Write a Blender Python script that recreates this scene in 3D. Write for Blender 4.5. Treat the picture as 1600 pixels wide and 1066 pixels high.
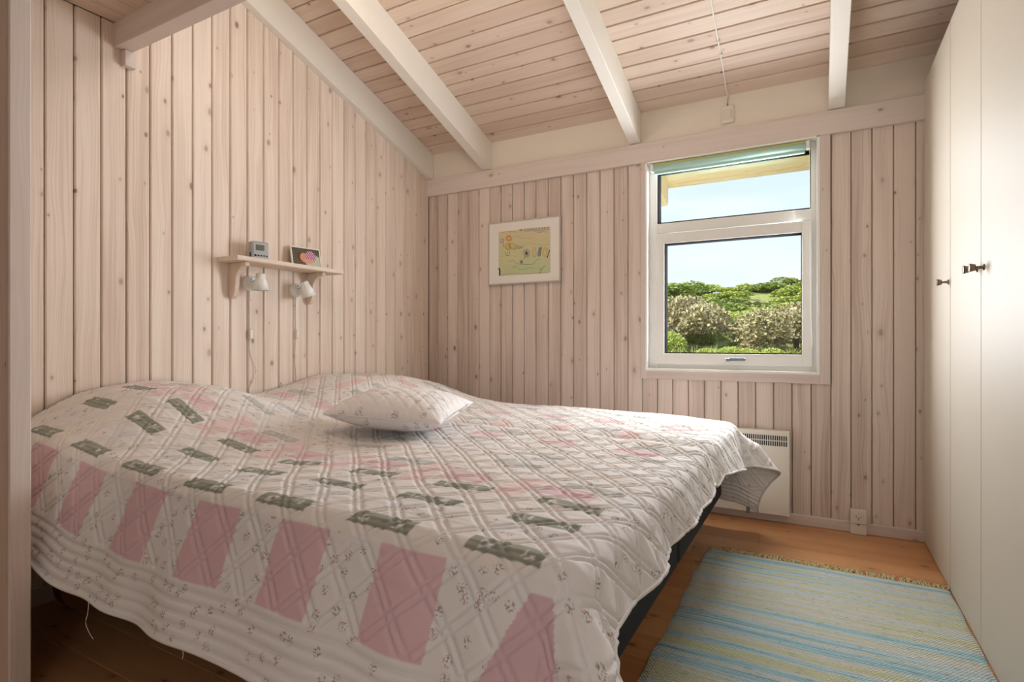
import bpy, bmesh, math, random
import numpy as np
from mathutils import Matrix, Vector
random.seed(7); rng = np.random.default_rng(11)
S = bpy.context.scene
for o in list(bpy.data.objects): bpy.data.objects.remove(o)
COL = S.collection

# ------------------------------------------------------------------ camera
CAM = Vector((2.363, -3.095, 0.91))
cd = bpy.data.cameras.new('camera'); co = bpy.data.objects.new('camera', cd); COL.objects.link(co)
co.location = CAM; co.rotation_euler = (math.radians(90), 0, math.atan2(866, 1574))
cd.sensor_width = 36; cd.lens = 866/1600*36; cd.clip_start = 0.02; cd.clip_end = 300
S.camera = co
S.view_settings.view_transform = 'Standard'; S.view_settings.look = 'None'
S.view_settings.gamma = 1; S.view_settings.use_curve_mapping = False
S.view_settings.exposure = 0.08

def srgb(r, g, b):
    return tuple(((c/255)/12.92 if c/255 <= .04045 else ((c/255+.055)/1.055)**2.4) for c in (r, g, b))

# ------------------------------------------------------------------ sky, sun, daylight through the bedroom window, added hall fill
w = bpy.data.worlds.new('sky'); S.world = w; w.use_nodes = True
nt = w.node_tree; nt.nodes.clear()
out = nt.nodes.new('ShaderNodeOutputWorld'); bg = nt.nodes.new('ShaderNodeBackground')
tc = nt.nodes.new('ShaderNodeTexCoord'); sep = nt.nodes.new('ShaderNodeSeparateXYZ')
ramp = nt.nodes.new('ShaderNodeValToRGB'); cl = nt.nodes.new('ShaderNodeTexNoise'); cr = nt.nodes.new('ShaderNodeValToRGB')
mp = nt.nodes.new('ShaderNodeMapping'); mp.inputs['Scale'].default_value = (2, 2, 9)
mx = nt.nodes.new('ShaderNodeMixRGB'); mx.inputs[2].default_value = (.93, .96, 1, 1)
e = ramp.color_ramp.elements
e[0].position = 0.0; e[0].color = (*srgb(236, 246, 253), 1)
e[1].position = 0.55; e[1].color = (*srgb(176, 212, 246), 1)
k = ramp.color_ramp.elements.new(.22); k.color = (*srgb(216, 236, 252), 1)
cr.color_ramp.elements[0].position = .52; cr.color_ramp.elements[1].position = .75
cr.color_ramp.elements[1].color = (.6, .6, .6, 1)
cl.inputs['Scale'].default_value = 1.6; cl.inputs['Detail'].default_value = 5
L = nt.links.new
L(tc.outputs['Generated'], sep.inputs[0]); L(sep.outputs['Z'], ramp.inputs[0])
L(tc.outputs['Generated'], mp.inputs[0]); L(mp.outputs[0], cl.inputs[0]); L(cl.outputs['Fac'], cr.inputs[0])
L(cr.outputs[0], mx.inputs[0]); L(ramp.outputs[0], mx.inputs[1]); L(mx.outputs[0], bg.inputs[0])
bg.inputs[1].default_value = 1.15; L(bg.outputs[0], out.inputs[0])

def lamp(name, kind, loc, direction, energy, color, size=None):
    d = bpy.data.lights.new(name, kind); o = bpy.data.objects.new(name, d); COL.objects.link(o)
    o.location = loc; o.rotation_euler = Vector(direction).to_track_quat('-Z', 'Y').to_euler()
    d.energy = energy; d.color = color
    if kind == 'AREA': d.shape = 'RECTANGLE'; d.size, d.size_y = size
    return o
sun = lamp('sun', 'SUN', (0, -5, 8), (.45, .55, -.62), 5.2, (1, .95, .86)); sun.data.angle = .009
lamp('daylight_bedroom_window', 'AREA', (1.95, .13, 1.32), (-.3, -1, -.02), 50, (.90, .95, 1), (.74, 1.0))
lamp('hall_fill_light', 'AREA', (2.88, -4.45, 1.45), (-.25, 1, 0), 6, (.90, .96, 1), (.8, 1.15))  # added fill lamp, unseen behind the camera; no hall window is known

# ------------------------------------------------------------------ materials
class NT:
    def __init__(s, name):
        s.m = bpy.data.materials.new(name); s.m.use_nodes = True; s.t = s.m.node_tree; s.t.nodes.clear()
        s.out = s.n('ShaderNodeOutputMaterial'); s.b = s.n('ShaderNodeBsdfPrincipled'); s.l(s.b.outputs[0], s.out.inputs[0])
    def n(s, t, **kw):
        x = s.t.nodes.new(t)
        for a, v in kw.items(): setattr(x, a, v)
        return x
    def l(s, a, b): s.t.links.new(a, b)
    def set(s, sock, v):
        if hasattr(v, 'is_output') or isinstance(v, bpy.types.NodeSocket): s.l(v, sock)
        elif isinstance(v, (tuple, list)) and len(v) == 3 and sock.type == 'RGBA': sock.default_value = (*v, 1)
        else: sock.default_value = v
    def math(s, op, a, b=0.0, c=None):
        x = s.n('ShaderNodeMath', operation=op); s.set(x.inputs[0], a); s.set(x.inputs[1], b)
        if c is not None: s.set(x.inputs[2], c)
        return x.outputs[0]
    def mix(s, f, a, b, mode='MIX'):
        x = s.n('ShaderNodeMixRGB', blend_type=mode); s.set(x.inputs[0], f); s.set(x.inputs[1], a); s.set(x.inputs[2], b); return x.outputs[0]
    def ramp(s, f, stops):
        x = s.n('ShaderNodeValToRGB'); s.set(x.inputs[0], f); el = x.color_ramp.elements
        while len(el) < len(stops): el.new(.5)
        for i, (p, c) in enumerate(stops): el[i].position = p; el[i].color = (*c, 1) if len(c) == 3 else c
        return x.outputs[0]
    def mapr(s, v, a, b, c=0., d=1.):
        x = s.n('ShaderNodeMapRange'); s.set(x.inputs[0], v); s.set(x.inputs[1], a); s.set(x.inputs[2], b); s.set(x.inputs[3], c); s.set(x.inputs[4], d); return x.outputs[0]
    def noise(s, v, scale, detail=3, rough=.5):
        x = s.n('ShaderNodeTexNoise'); s.set(x.inputs['Vector'], v); x.inputs['Scale'].default_value = scale
        x.inputs['Detail'].default_value = detail; x.inputs['Roughness'].default_value = rough; return x.outputs['Fac']
    def comb(s, x, y, z):
        c = s.n('ShaderNodeCombineXYZ'); s.set(c.inputs[0], x); s.set(c.inputs[1], y); s.set(c.inputs[2], z); return c.outputs[0]
    def bump(s, h, strength, dist=.002):
        x = s.n('ShaderNodeBump'); x.inputs['Strength'].default_value = strength; x.inputs['Distance'].default_value = dist
        s.set(x.inputs['Height'], h); s.l(x.outputs[0], s.b.inputs['Normal'])
    def fin(s, col, rough=.5, **kw):
        s.set(s.b.inputs['Base Color'], col); s.set(s.b.inputs['Roughness'], rough)
        for a, v in kw.items(): s.set(s.b.inputs[a.replace('_', ' ')], v)
        return s.m

def wood(name, light, mid, knot, rough=.55, grain=.55, vary=.10, knots=.55):
    """boards built with their length along local Z and their face along local X"""
    N = NT(name); tcn = N.n('ShaderNodeTexCoord'); oi = N.n('ShaderNodeObjectInfo')
    sp = N.n('ShaderNodeSeparateXYZ'); N.l(tcn.outputs['Object'], sp.inputs[0])
    rnd = oi.outputs['Random']; off = N.math('MULTIPLY', rnd, 71.3)
    X, Y, Z = sp.outputs[0], sp.outputs[1], sp.outputs[2]
    Zo = N.math('ADD', Z, off)
    warp = N.noise(N.comb(N.math('MULTIPLY', X, 9), off, N.math('MULTIPLY', Zo, 1.6)), 1.0, 2)
    Xw = N.math('ADD', X, N.math('MULTIPLY', N.math('SUBTRACT', warp, .5), .07))
    fine = N.noise(N.comb(N.math('MULTIPLY', Xw, 210), off, N.math('MULTIPLY', Zo, 1.1)), 1.0, 3, .6)
    broad = N.noise(N.comb(N.math('MULTIPLY', Xw, 24), off, N.math('MULTIPLY', Zo, .55)), 1.0, 3)
    wash = N.noise(N.comb(N.math('MULTIPLY', X, 10), N.math('MULTIPLY', Y, 10), N.math('MULTIPLY', Zo, 1.5)), 1.0, 2)
    g = N.math('MULTIPLY_ADD', N.math('SUBTRACT', fine, .5), 1.6*grain, N.math('MULTIPLY_ADD', N.math('SUBTRACT', broad, .5), 1.3*grain, .5))
    g = N.math('ADD', g, N.math('MULTIPLY', N.math('SUBTRACT', rnd, .5), vary*2))
    g = N.math('ADD', g, N.math('MULTIPLY', N.math('SUBTRACT', wash, .5), .35*grain*2))
    col = N.ramp(g, [(.12, mid), (.62, light)])
    # knots
    v = N.n('ShaderNodeTexVoronoi'); v.voronoi_dimensions = '2D'; v.inputs['Scale'].default_value = 1.0
    N.l(N.comb(N.math('ADD', N.math('MULTIPLY', X, 11), N.math('MULTIPLY', off, 3.1)), N.math('MULTIPLY', Zo, 6.5), 0), v.inputs['Vector'])
    cs = N.n('ShaderNodeSeparateColor'); N.l(v.outputs['Color'], cs.inputs[0])
    pick = N.math('GREATER_THAN', cs.outputs[0], 1-knots)
    size = N.math('MULTIPLY_ADD', N.math('MULTIPLY', cs.outputs[1], cs.outputs[1]), .11, .035)
    core = N.math('MULTIPLY', pick, N.mapr(N.math('DIVIDE', v.outputs['Distance'], size), .45, 1.0, 1, 0))
    halo = N.math('MULTIPLY', pick, N.mapr(N.math('DIVIDE', v.outputs['Distance'], size), .8, 2.6, 1, 0))
    col = N.mix(N.math('MULTIPLY', halo, .30), col, mid)
    col = N.mix(N.math('MULTIPLY', core, N.math('MULTIPLY_ADD', cs.outputs[2], .5, .35)), col, knot)
    N.bump(fine, .12, .001)
    return N.fin(col, rough)

def plain(name, col, rough=.5, noise=.0, nscale=30, **kw):
    N = NT(name); tcn = N.n('ShaderNodeTexCoord')
    f = N.noise(tcn.outputs['Object'], nscale, 3)
    c2 = tuple(max(0, c*(1-noise)) for c in col); c1 = tuple(min(1, c*(1+noise*.5)) for c in col)
    return N.fin(N.mix(f, c2, c1), rough, **kw)

M = {}
M['wall'] = wood('whitewashed_pine_boards', srgb(239, 222, 207), srgb(208, 183, 163), srgb(126, 102, 86), knots=.4)
M['wallb'] = wood('pinkish_whitewashed_boards', srgb(226, 210, 198), srgb(186, 164, 150), srgb(122, 98, 84), vary=.16, knots=.42)
M['ceil'] = wood('ceiling_boards', srgb(226, 204, 186), srgb(188, 158, 136), srgb(122, 92, 74), grain=.3, knots=.4)
M['floor'] = wood('oiled_pine_floor', srgb(206, 150, 100), srgb(165, 106, 62), srgb(84, 48, 28), rough=.34, grain=.3, vary=.2, knots=.4)
M['trim'] = wood('whitewashed_trim', srgb(224, 210, 201), srgb(196, 174, 162), srgb(140, 110, 95), grain=.28, knots=.25)
M['groove'] = plain('backing_boards', srgb(176, 146, 122), .8, .1)
M['white'] = plain('white_paint_rafters', srgb(236, 229, 218), .45, .03)
M['frieze'] = plain('cream_frieze_paint', srgb(233, 222, 206), .5, .03, 8)
M['frame'] = plain('white_window_lacquer', srgb(240, 239, 234), .3, .02)
M['gasket'] = plain('black_gasket', (.012, .012, .012), 1.0, Specular_IOR_Level=0.0)
M['cream'] = plain('cream_wardrobe_laminate', srgb(209, 198, 181), .55, .015, 5)
M['carcass'] = plain('wardrobe_carcass', srgb(150, 132, 112), .6, .05)
M['metal'] = plain('bronze_knob_metal', srgb(128, 112, 98), .28, .05, Metallic=.85)
M['alu'] = plain('brushed_silver_frame', srgb(196, 190, 184), .3, .05, Metallic=.8)
M['grey'] = plain('grey_handle_metal', srgb(140, 144, 150), .35, .05, Metallic=.5)
M['plastic'] = plain('white_plastic', srgb(240, 238, 232), .28, .02)
M['oldplastic'] = plain('ivory_plastic', srgb(226, 218, 203), .35, .03)
M['heater'] = plain('heater_enamel', srgb(232, 225, 212), .35, .02, 5)
M['dark'] = plain('dark_slot', (.01, .01, .011), .7)
M['black'] = plain('black_bed_fabric', srgb(26, 26, 32), .85, .25, 200)
M['legwood'] = plain('brown_bed_wood', srgb(128, 80, 44), .45, .2, 14)
M['mint'] = plain('mint_blind_fabric', srgb(190, 226, 214), .7, .03)
M['lime'] = plain('lime_blind_rail', srgb(196, 198, 122), .5, .03)
M['soffit'] = plain('cream_soffit_paint', srgb(234, 218, 172), .6, .04)
M['silver'] = plain('silver_plastic', srgb(176, 178, 182), .35, .04, Metallic=.35)
M['lcd'] = plain('clock_display', srgb(104, 104, 88), .2, .1, 90)
M['mat'] = plain('white_picture_mount', srgb(238, 232, 224), .7, .02)
M['shelf'] = wood('whitewashed_shelf', srgb(228, 208, 190), srgb(190, 160, 138), srgb(130, 100, 80), grain=.3, knots=.2)
g = NT('window_glass'); tr = g.n('ShaderNodeBsdfTransparent'); gl = g.n('ShaderNodeBsdfGlossy'); gl.inputs['Roughness'].default_value = .02
ms = g.n('ShaderNodeMixShader'); ms.inputs[0].default_value = .03; g.l(tr.outputs[0], ms.inputs[1]); g.l(gl.outputs[0], ms.inputs[2]); g.l(ms.outputs[0], g.out.inputs[0])
M['glass'] = g.m

# ------------------------------------------------------------------ mesh helpers
def link(name, me, mat=None, parent=None, mw=None):
    o = bpy.data.objects.new(name, me); COL.objects.link(o)
    if mat is not None and len(me.materials) == 0: me.materials.append(mat)
    if parent is not None: o.parent = parent
    if mw is not None: o.matrix_local = mw if isinstance(mw, Matrix) else Matrix.Translation(mw)
    return o
def tag(o, label=None, cat=None, group=None, kind=None):
    if label: o['label'] = label
    if cat: o['category'] = cat
    if group: o['group'] = group
    if kind: o['kind'] = kind
    return o
def empty(name, loc, rz=0):
    o = bpy.data.objects.new(name, None); COL.objects.link(o); o.location = loc; o.rotation_euler.z = rz; o.empty_display_size = .05; return o
def bm_mesh(bm, name, smooth=False):
    me = bpy.data.meshes.new(name); bm.normal_update(); bm.to_mesh(me); bm.free()
    if smooth: me.polygons.foreach_set('use_smooth', [True]*len(me.polygons))
    return me
def box_bm(bm, lo, hi, bev=0.0, seg=1):
    r = bmesh.ops.create_cube(bm, size=1); vs = r['verts']
    for v in vs: v.co = Vector([lo[i] + (v.co[i]+.5)*(hi[i]-lo[i]) for i in range(3)])
    if bev:
        es = list({e for v in vs for e in v.link_edges})
        bmesh.ops.bevel(bm, geom=es, offset=bev, segments=seg, affect='EDGES', profile=.5)
def box(name, lo, hi, mat, parent=None, bev=0.0, seg=1, origin=None):
    bm = bmesh.new(); o = Vector(origin) if origin else Vector((0, 0, 0))
    box_bm(bm, Vector(lo)-o, Vector(hi)-o, bev, seg)
    return link(name, bm_mesh(bm, name), mat, parent, Matrix.Translation(o))
def prism(name, poly, axis, lo, hi, mat, parent=None, bev=0.0):
    """polygon (list of 2-D points) extruded along axis from lo to hi"""
    bm = bmesh.new()
    def P(p, t): return {'x': (t, p[0], p[1]), 'y': (p[0], t, p[1]), 'z': (p[0], p[1], t)}[axis]
    a = [bm.verts.new(P(p, lo)) for p in poly]; b = [bm.verts.new(P(p, hi)) for p in poly]
    bm.faces.new(a); bm.faces.new(list(reversed(b))); n = len(poly)
    for i in range(n): bm.faces.new((a[i], b[i], b[(i+1) % n], a[(i+1) % n]))
    bmesh.ops.recalc_face_normals(bm, faces=bm.faces)
    if bev: bmesh.ops.bevel(bm, geom=list(bm.edges), offset=bev, segments=1, affect='EDGES')
    return link(name, bm_mesh(bm, name), mat, parent)
def tube(name, pts, r, mat, parent=None, n=8, mw=None):
    pts = [Vector(p) for p in pts]; bm = bmesh.new(); rings = []
    rad = r if isinstance(r, (list, tuple)) else [r]*len(pts)
    for i, p in enumerate(pts):
        t = (pts[min(i+1, len(pts)-1)] - pts[max(i-1, 0)]).normalized()
        u = t.cross(Vector((0, 0, 1))); u = u.normalized() if u.length > 1e-4 else Vector((1, 0, 0)); v = t.cross(u)
        rings.append([bm.verts.new(p + rad[i]*(math.cos(2*math.pi*k/n)*u + math.sin(2*math.pi*k/n)*v)) for k in range(n)])
    for a, b in zip(rings, rings[1:]):
        for k in range(n): bm.faces.new((a[k], a[(k+1) % n], b[(k+1) % n], b[k]))
    bm.faces.new(list(reversed(rings[0]))); bm.faces.new(rings[-1])
    bmesh.ops.recalc_face_normals(bm, faces=bm.faces)
    return link(name, bm_mesh(bm, name, True), mat, parent, mw)
def lathe(name, prof, mat, parent=None, mw=None, n=28):
    """profile [(r, z)...] turned about local Z"""
    bm = bmesh.new(); rings = []
    for r, z in prof:
        rings.append([bm.verts.new((max(r, 1e-5)*math.cos(2*math.pi*k/n), max(r, 1e-5)*math.sin(2*math.pi*k/n), z)) for k in range(n)])
    for a, b in zip(rings, rings[1:]):
        for k in range(n): bm.faces.new((a[k], a[(k+1) % n], b[(k+1) % n], b[k]))
    bmesh.ops.remove_doubles(bm, verts=bm.verts, dist=1e-4)
    bmesh.ops.recalc_face_normals(bm, faces=bm.faces)
    return link(name, bm_mesh(bm, name, True), mat, parent, mw)
def smooth_path(pts, n=6):
    """Catmull-Rom through the points"""
    P = [Vector(p) for p in pts]; P = [2*P[0]-P[1]] + P + [2*P[-1]-P[-2]]; o = []
    for i in range(1, len(P)-2):
        for k in range(n):
            t = k/n; a, b, c, d = P[i-1:i+3]
            o.append(.5*((2*b)+(-a+c)*t+(2*a-5*b+4*c-d)*t*t+(-a+3*b-3*c+d)*t**3))
    return o + [P[-2]]
_pk = {}
def plank_mesh(wd, th, ln, ch, chd, mat):
    """one board: X = width, front face at -Y side (y=0 front, y=+th back), Z = length; chamfered long edges"""
    key = (round(wd, 4), round(th, 4), round(ln, 3), ch, chd, mat.name)
    if key in _pk: return _pk[key]
    sec = [(0, th), (0, chd), (ch, 0), (wd-ch, 0), (wd, chd), (wd, th)]
    n = len(sec); vs = [(x, y, z) for z in (0, ln) for x, y in sec]
    fs = [tuple(range(n)), tuple(reversed(range(n, 2*n)))] + [(i, n+i, n+(i+1) % n, (i+1) % n) for i in range(n)]
    me = bpy.data.meshes.new('plank'); me.from_pydata(vs, [], fs); me.materials.append(mat)
    bm = bmesh.new(); bm.from_mesh(me); bmesh.ops.recalc_face_normals(bm, faces=bm.faces); bm.to_mesh(me); bm.free()
    _pk[key] = me; return me
def frame_matrix(X, Y, Z, loc):
    m = Matrix((X, Y, Z)).transposed().to_4x4(); m.translation = Vector(loc); return m
I3 = (Vector((1, 0, 0)), Vector((0, 1, 0)), Vector((0, 0, 1)))

# ================================================================== SETTING
SL = .3295; Z0 = 2.198; ZR = 2.02          # roof pitch, ceiling-board plane and rafter underside at y = 0
YB = -1.94                                  # edge of the open vault (beam of the low ceiling)
ZL = 2.132                                  # low flat ceiling
XR = 3.40; YH = -4.35                       # right wall, hall wall behind the camera
# ---- floor
fl = box('floor', (-.3, YH-.2, -.12), (XR+.2, .2, -.022), M['groove']); tag(fl, kind='structure')
pw = .128; yy = .014; i = 0
while yy > YH:
    cuts = [0.0] + sorted([random.uniform(.7, 2.9)]) + [XR]
    for a, b in zip(cuts, cuts[1:]):
        me = plank_mesh(pw-.0012, .022, round(b-a-.001, 3), .0012, .0012, M['floor'])
        link('plank', me, None, fl, frame_matrix(Vector((0, -1, 0)), Vector((0, 0, -1)), Vector((1, 0, 0)), (a, yy, 0)))
    yy -= pw
# ---- left wall
def zroof(y): return Z0 - SL*y
wl = prism('wall_left', [(.2, -.1), (.2, zroof(.2)+.05), (YB, zroof(YB)+.05), (YB, ZL+.3), (YH-.2, ZL+.3), (YH-.2, -.1)], 'x', -.2, -.016, M['groove'])
tag(wl, kind='structure')
PL = .0874
for k in range(0, 29):
    y1 = -PL*k; y0 = y1-PL
    top = zroof(y1)+.012 if y0 > YB-.02 else ZL
    ln = round(top, 2)
    me = plank_mesh(PL-.004, .016, ln, .0035, .0055, M['wall'])
    link('plank', me, None, wl, frame_matrix(Vector((0, 1, 0)), Vector((-1, 0, 0)), Vector((0, 0, 1)), (0, y0+.002, 0)))
box('baseboard_left', (0, -2.44, 0), (.014, 0, .052), M['trim'])
tag(bpy.data.objects['baseboard_left'], kind='structure')
# ---- back wall with the window opening
OX0, OX1, OZ0, OZ1 = 1.522, 2.372, .748, 1.904
wb = bpy.data.meshes.new('wall_back'); bm = bmesh.new()
for lo, hi in (((-.2, .016, -.1), (OX0, .16, 2.3)), ((OX1, .016, -.1), (XR+.2, .16, 2.3)), ((OX0, .016, -.1), (OX1, .16, OZ0)), ((OX0, .016, OZ1), (OX1, .16, 2.3))): box_bm(bm, lo, hi)
bm.to_mesh(wb); bm.free(); wb = link('wall_back', wb, M['groove']); tag(wb, kind='structure')
x = -.0065; PB = .0838
while x < XR:
    x1 = x+PB; lo = max(x, 0); wdt = x1-.003-lo
    if x1 <= OX0+.01 or x >= OX1-.01:
        me = plank_mesh(wdt, .016, 1.93, .003, .004, M['wallb']); link('plank', me, None, wb, frame_matrix(*I3, (lo, 0, 0)))
    elif x >= OX0 and x1 <= OX1:
        me = plank_mesh(wdt, .016, round(OZ0, 3), .003, .004, M['wallb']); link('plank', me, None, wb, frame_matrix(*I3, (lo, 0, 0)))
    else:                                     # notched round the corner of the opening
        bm = bmesh.new(); box_bm(bm, (0, 0, 0), (wdt, .016, OZ0), .0008)
        if x < OX0: box_bm(bm, (0, 0, OZ0), (OX0-lo, .016, 1.93))
        else: box_bm(bm, (OX1-lo, 0, OZ0), (wdt, .016, 1.93))
        link('plank', bm_mesh(bm, 'plank'), M['wallb'], wb, Matrix.Translation((lo, 0, 0)))
    x = x1
RAF = [(0, .042), (.447, .512), (1.43, 1.492), (2.412, 2.48)]
for (a, b) in zip([r[1] for r in RAF], [r[0] for r in RAF[1:]] + [XR]):
    box('frieze_panel', (a, -.001, 2.0), (b, .016, 2.235), M['frieze'], wb)
t = plank_mesh(.112, .022, round(XR, 2), .002, .002, M['trim'])
t1 = link('trim_1', t, None, None, frame_matrix(Vector((0, 0, -1)), Vector((0, 1, 0)), Vector((1, 0, 0)), (0, -.022, 2.02))); tag(t1, kind='structure')
bb = link('baseboard_back', plank_mesh(.052, .014, round(XR, 2), .004, .004, M['trim']), None, None,
          frame_matrix(Vector((0, 0, -1)), Vector((0, 1, 0)), Vector((1, 0, 0)), (0, -.014, .052))); tag(bb, kind='structure')
# ---- sloping ceiling with boards and rafters, roof overhang outside
ce = prism('ceiling', [(.72, zroof(.72)+.014), (.72, zroof(.72)+.16), (YB-.1, zroof(YB-.1)+.16), (YB-.1, zroof(YB-.1)+.014)], 'x', -.4, XR+.4, M['groove']); tag(ce, kind='structure')
dY = Vector((0, SL, 1)).normalized(); dX = Vector((1, 0, 0)); dW = dY.cross(dX)
cw = .0842*math.sqrt(1+SL*SL); y = 0.006; sy = .0842
y_top = 0.004
while y_top > YB-.02:
    y_low = y_top; y_hi = y_top - sy
    me = plank_mesh(cw-.004, .016, round(XR, 2), .003, .006, M['ceil'])
    p = Vector((0, y_hi, zroof(y_hi)))
    link('plank', me, None, ce, frame_matrix(dW, dY, dX, p))
    y_top -= sy
for a, b in RAF:
    prism('rafter', [(0.0, ZR), (0.0, zroof(0)), (YB, zroof(YB)), (YB, ZR-SL*YB)], 'x', a, b, M['white'], ce, .002)
# flat low ceiling over the near part, its edge beam and the panel closing the vault
lc = box('ceiling_low', (-.2, YH-.2, ZL+.014), (XR+.2, -1.915, ZL+.2), M['groove']); tag(lc, kind='structure')
xx = 0.0
while xx < XR:
    link('plank', plank_mesh(.0842-.003, .014, round(-1.968-YH, 2), .003, .005, M['ceil']), None, lc,
         frame_matrix(Vector((1, 0, 0)), Vector((0, 0, 1)), Vector((0, -1, 0)), (xx, -1.968, ZL)))
    xx += .0842
link('trim_2', plank_mesh(.13, .056, round(XR, 2), .002, .002, M['trim']), None, None,
     frame_matrix(Vector((0, 0, -1)), Vector((0, 1, 0)), Vector((1, 0, 0)), (0, -1.969, ZL+.034)))
tag(bpy.data.objects['trim_2'], kind='structure')
box('trim_3', (0, -1.944, 1.974), (.03, -1.902, 2.035), M['trim'], None, .002); tag(bpy.data.objects['trim_3'], kind='structure')
box('wall_loft', (-.2, -1.96, ZL+.05), (XR+.2, -1.93, zroof(YB)+.1), M['frieze']); tag(bpy.data.objects['wall_loft'], kind='structure')
# ---- partition with its end board beside the bed
pt = box('wall_partition', (0, -2.479, 0), (.585, -2.457, ZL), M['groove']); tag(pt, kind='structure')
for side, yy_, Xv, Yv in ((0, -2.488, 1, 1), (1, -2.448, -1, -1)):
    xx = .585
    while xx > .01:
        wdt = min(.0874, xx)
        me = plank_mesh(wdt-.004, .009, ZL, .003, .005, M['wall'])
        X = Vector((1, 0, 0)) if side == 0 else Vector((-1, 0, 0)); Y = Vector((0, 1, 0)) if side == 0 else Vector((0, -1, 0))
        link('plank', me, None, pt, frame_matrix(X, Y, Vector((0, 0, 1)), (xx-wdt+.002 if side == 0 else xx-.002, yy_, 0)))
        xx -= .0874
link('end_board', plank_mesh(.046, .018, ZL, .003, .003, M['trim']), None, pt, frame_matrix(Vector((0, 1, 0)), Vector((-1, 0, 0)), Vector((0, 0, 1)), (.603, -2.491, 0)))
# ---- walls out of the picture that close the room (right, and the hall wall with an opening added for the fill lamp)
tag(box('wall_right', (XR, YH-.2, -.1), (XR+.2, .2, 2.9), M['frieze']), kind='structure')
bm = bmesh.new()
for lo, hi in (((-.2, YH-.2, -.1), (2.45, YH, 2.4)), ((3.32, YH-.2, -.1), (XR+.2, YH, 2.4)), ((2.45, YH-.2, -.1), (3.32, YH, .85)), ((2.45, YH-.2, 2.05), (3.32, YH, 2.4))): box_bm(bm, lo, hi)
tag(link('wall_hall', bm_mesh(bm, 'wall_hall'), M['frieze']), kind='structure')

# ---- roof overhang seen through the window
def zs(y): return zroof(y)-.004
sof = prism('trim_4', [(.165, zs(.165)), (.165, zs(.165)+.02), (.70, zs(.70)+.02), (.70, zs(.70))], 'x', -.4, XR+.4, M['soffit']); tag(sof, kind='structure')
for a, b in RAF[1:]:
    prism('rafter_tail', [(.16, ZR-SL*.16), (.16, zs(.16)), (.66, zs(.66)), (.66, ZR-SL*.66+.03), (.63, ZR-SL*.63-.005)], 'x', a, b, M['soffit'], sof, .003)
box('fascia', (-.4, .655, 1.962), (XR+.4, .685, 2.06), M['soffit'], sof, .002)
box('gutter_board', (-.4, .690, 1.945), (XR+.4, .712, 2.0), M['soffit'], sof, .002)

# ---- window
win = empty('window_1', (1.947, 0, OZ0)); tag(win, kind='structure'); wo = Vector((1.947, 0, OZ0))
def wbox(name, lo, hi, mat, parent=win, bev=.0015):
    o = box(name, Vector(lo)-wo, Vector(hi)-wo, mat, None, bev); o.parent = parent
    return o
# wooden casing
def wplank(name, wd, th, ln, X, Y, Z, loc):
    o = link(name, plank_mesh(wd, th, round(ln, 3), .002, .002, M['trim']), None, win, frame_matrix(Vector(X), Vector(Y), Vector(Z), Vector(loc)-wo))
wplank('casing', .034, .016, 1.908-.700, (1, 0, 0), (0, 1, 0), (0, 0, 1), (1.494, -.016, .700))
wplank('casing', .046, .016, 1.908-.700, (1, 0, 0), (0, 1, 0), (0, 0, 1), (2.374, -.016, .700))
wplank('casing', .050, .0155, 2.374-1.528, (0, 0, -1), (0, 1, 0), (1, 0, 0), (1.528, -.0155, .750))
wbox('lining', (OX0-.002, -.019, OZ0-.004), (OX0+.010, .03, OZ1), M['frame']); wbox('lining', (OX1-.010, -.019, OZ0-.004), (OX1+.004, .03, OZ1), M['frame'])
wbox('lining', (OX0+.010, -.019, OZ0-.004), (OX1-.010, .03, OZ0+.010), M['frame']); wbox('lining', (OX0+.01, -.024, OZ1-.006), (OX1-.01, .03, OZ1+.004), M['frame'])
# fixed frame
FY0, FY1 = .028, .10
wbox('frame', (OX0, FY0, OZ0), (1.577, FY1, OZ1), M['frame']); wbox('frame', (2.337, FY0, OZ0), (OX1, FY1, OZ1), M['frame'])
wbox('frame', (1.577, FY0+.001, OZ0), (2.337, FY1, .786), M['frame']); wbox('frame', (1.577, FY0+.001, 1.86), (2.337, FY1, OZ1), M['frame'])
wbox('transom', (1.577, FY0+.002, 1.512), (2.337, FY1, 1.568), M['frame'])
# opening sash
SX0, SX1, SZ0, SZ1 = 1.570, 2.342, .782, 1.508
sash = wbox('sash', (SX0, .016, SZ0), (1.619, .075, SZ1), M['frame'])
bm = bmesh.new(); bm.from_mesh(sash.data)
for lo, hi in (((2.297, .016, SZ0), (SX1, .075, SZ1)), ((1.619, .0165, SZ0), (2.297, .075, .842)), ((1.619, .0165, 1.451), (2.297, .075, SZ1))):
    box_bm(bm, Vector(lo)-wo, Vector(hi)-wo, .0015)
bm.to_mesh(sash.data); bm.free()
def gasket(x0, x1, z0, z1, yg, parent, dp):
    bm = bmesh.new(); tt = .0055
    for lo, hi in (((x0, yg, z0), (x0+tt, yg+dp, z1)), ((x1-tt, yg, z0), (x1, yg+dp, z1)), ((x0, yg, z0), (x1, yg+dp, z0+tt)), ((x0, yg, z1-tt), (x1, yg+dp, z1))): box_bm(bm, Vector(lo)-wo, Vector(hi)-wo)
    link('gasket', bm_mesh(bm, 'gasket'), M['gasket'], parent)
gasket(1.6185, 2.2985, .8415, 1.4520, .0195, sash, .054); gasket(1.5765, 2.3375, 1.5675, 1.8605, .0310, win, .067)
wbox('pane', (1.615, .040, .838), (2.300, .044, 1.455), M['glass'], sash, 0); wbox('pane', (1.573, .050, 1.565), (2.341, .054, 1.864), M['glass'], win, 0)
hd = wbox('handle', (1.936, .004, .800), (1.968, .017, .822), M['plastic'], sash, .004)
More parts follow.
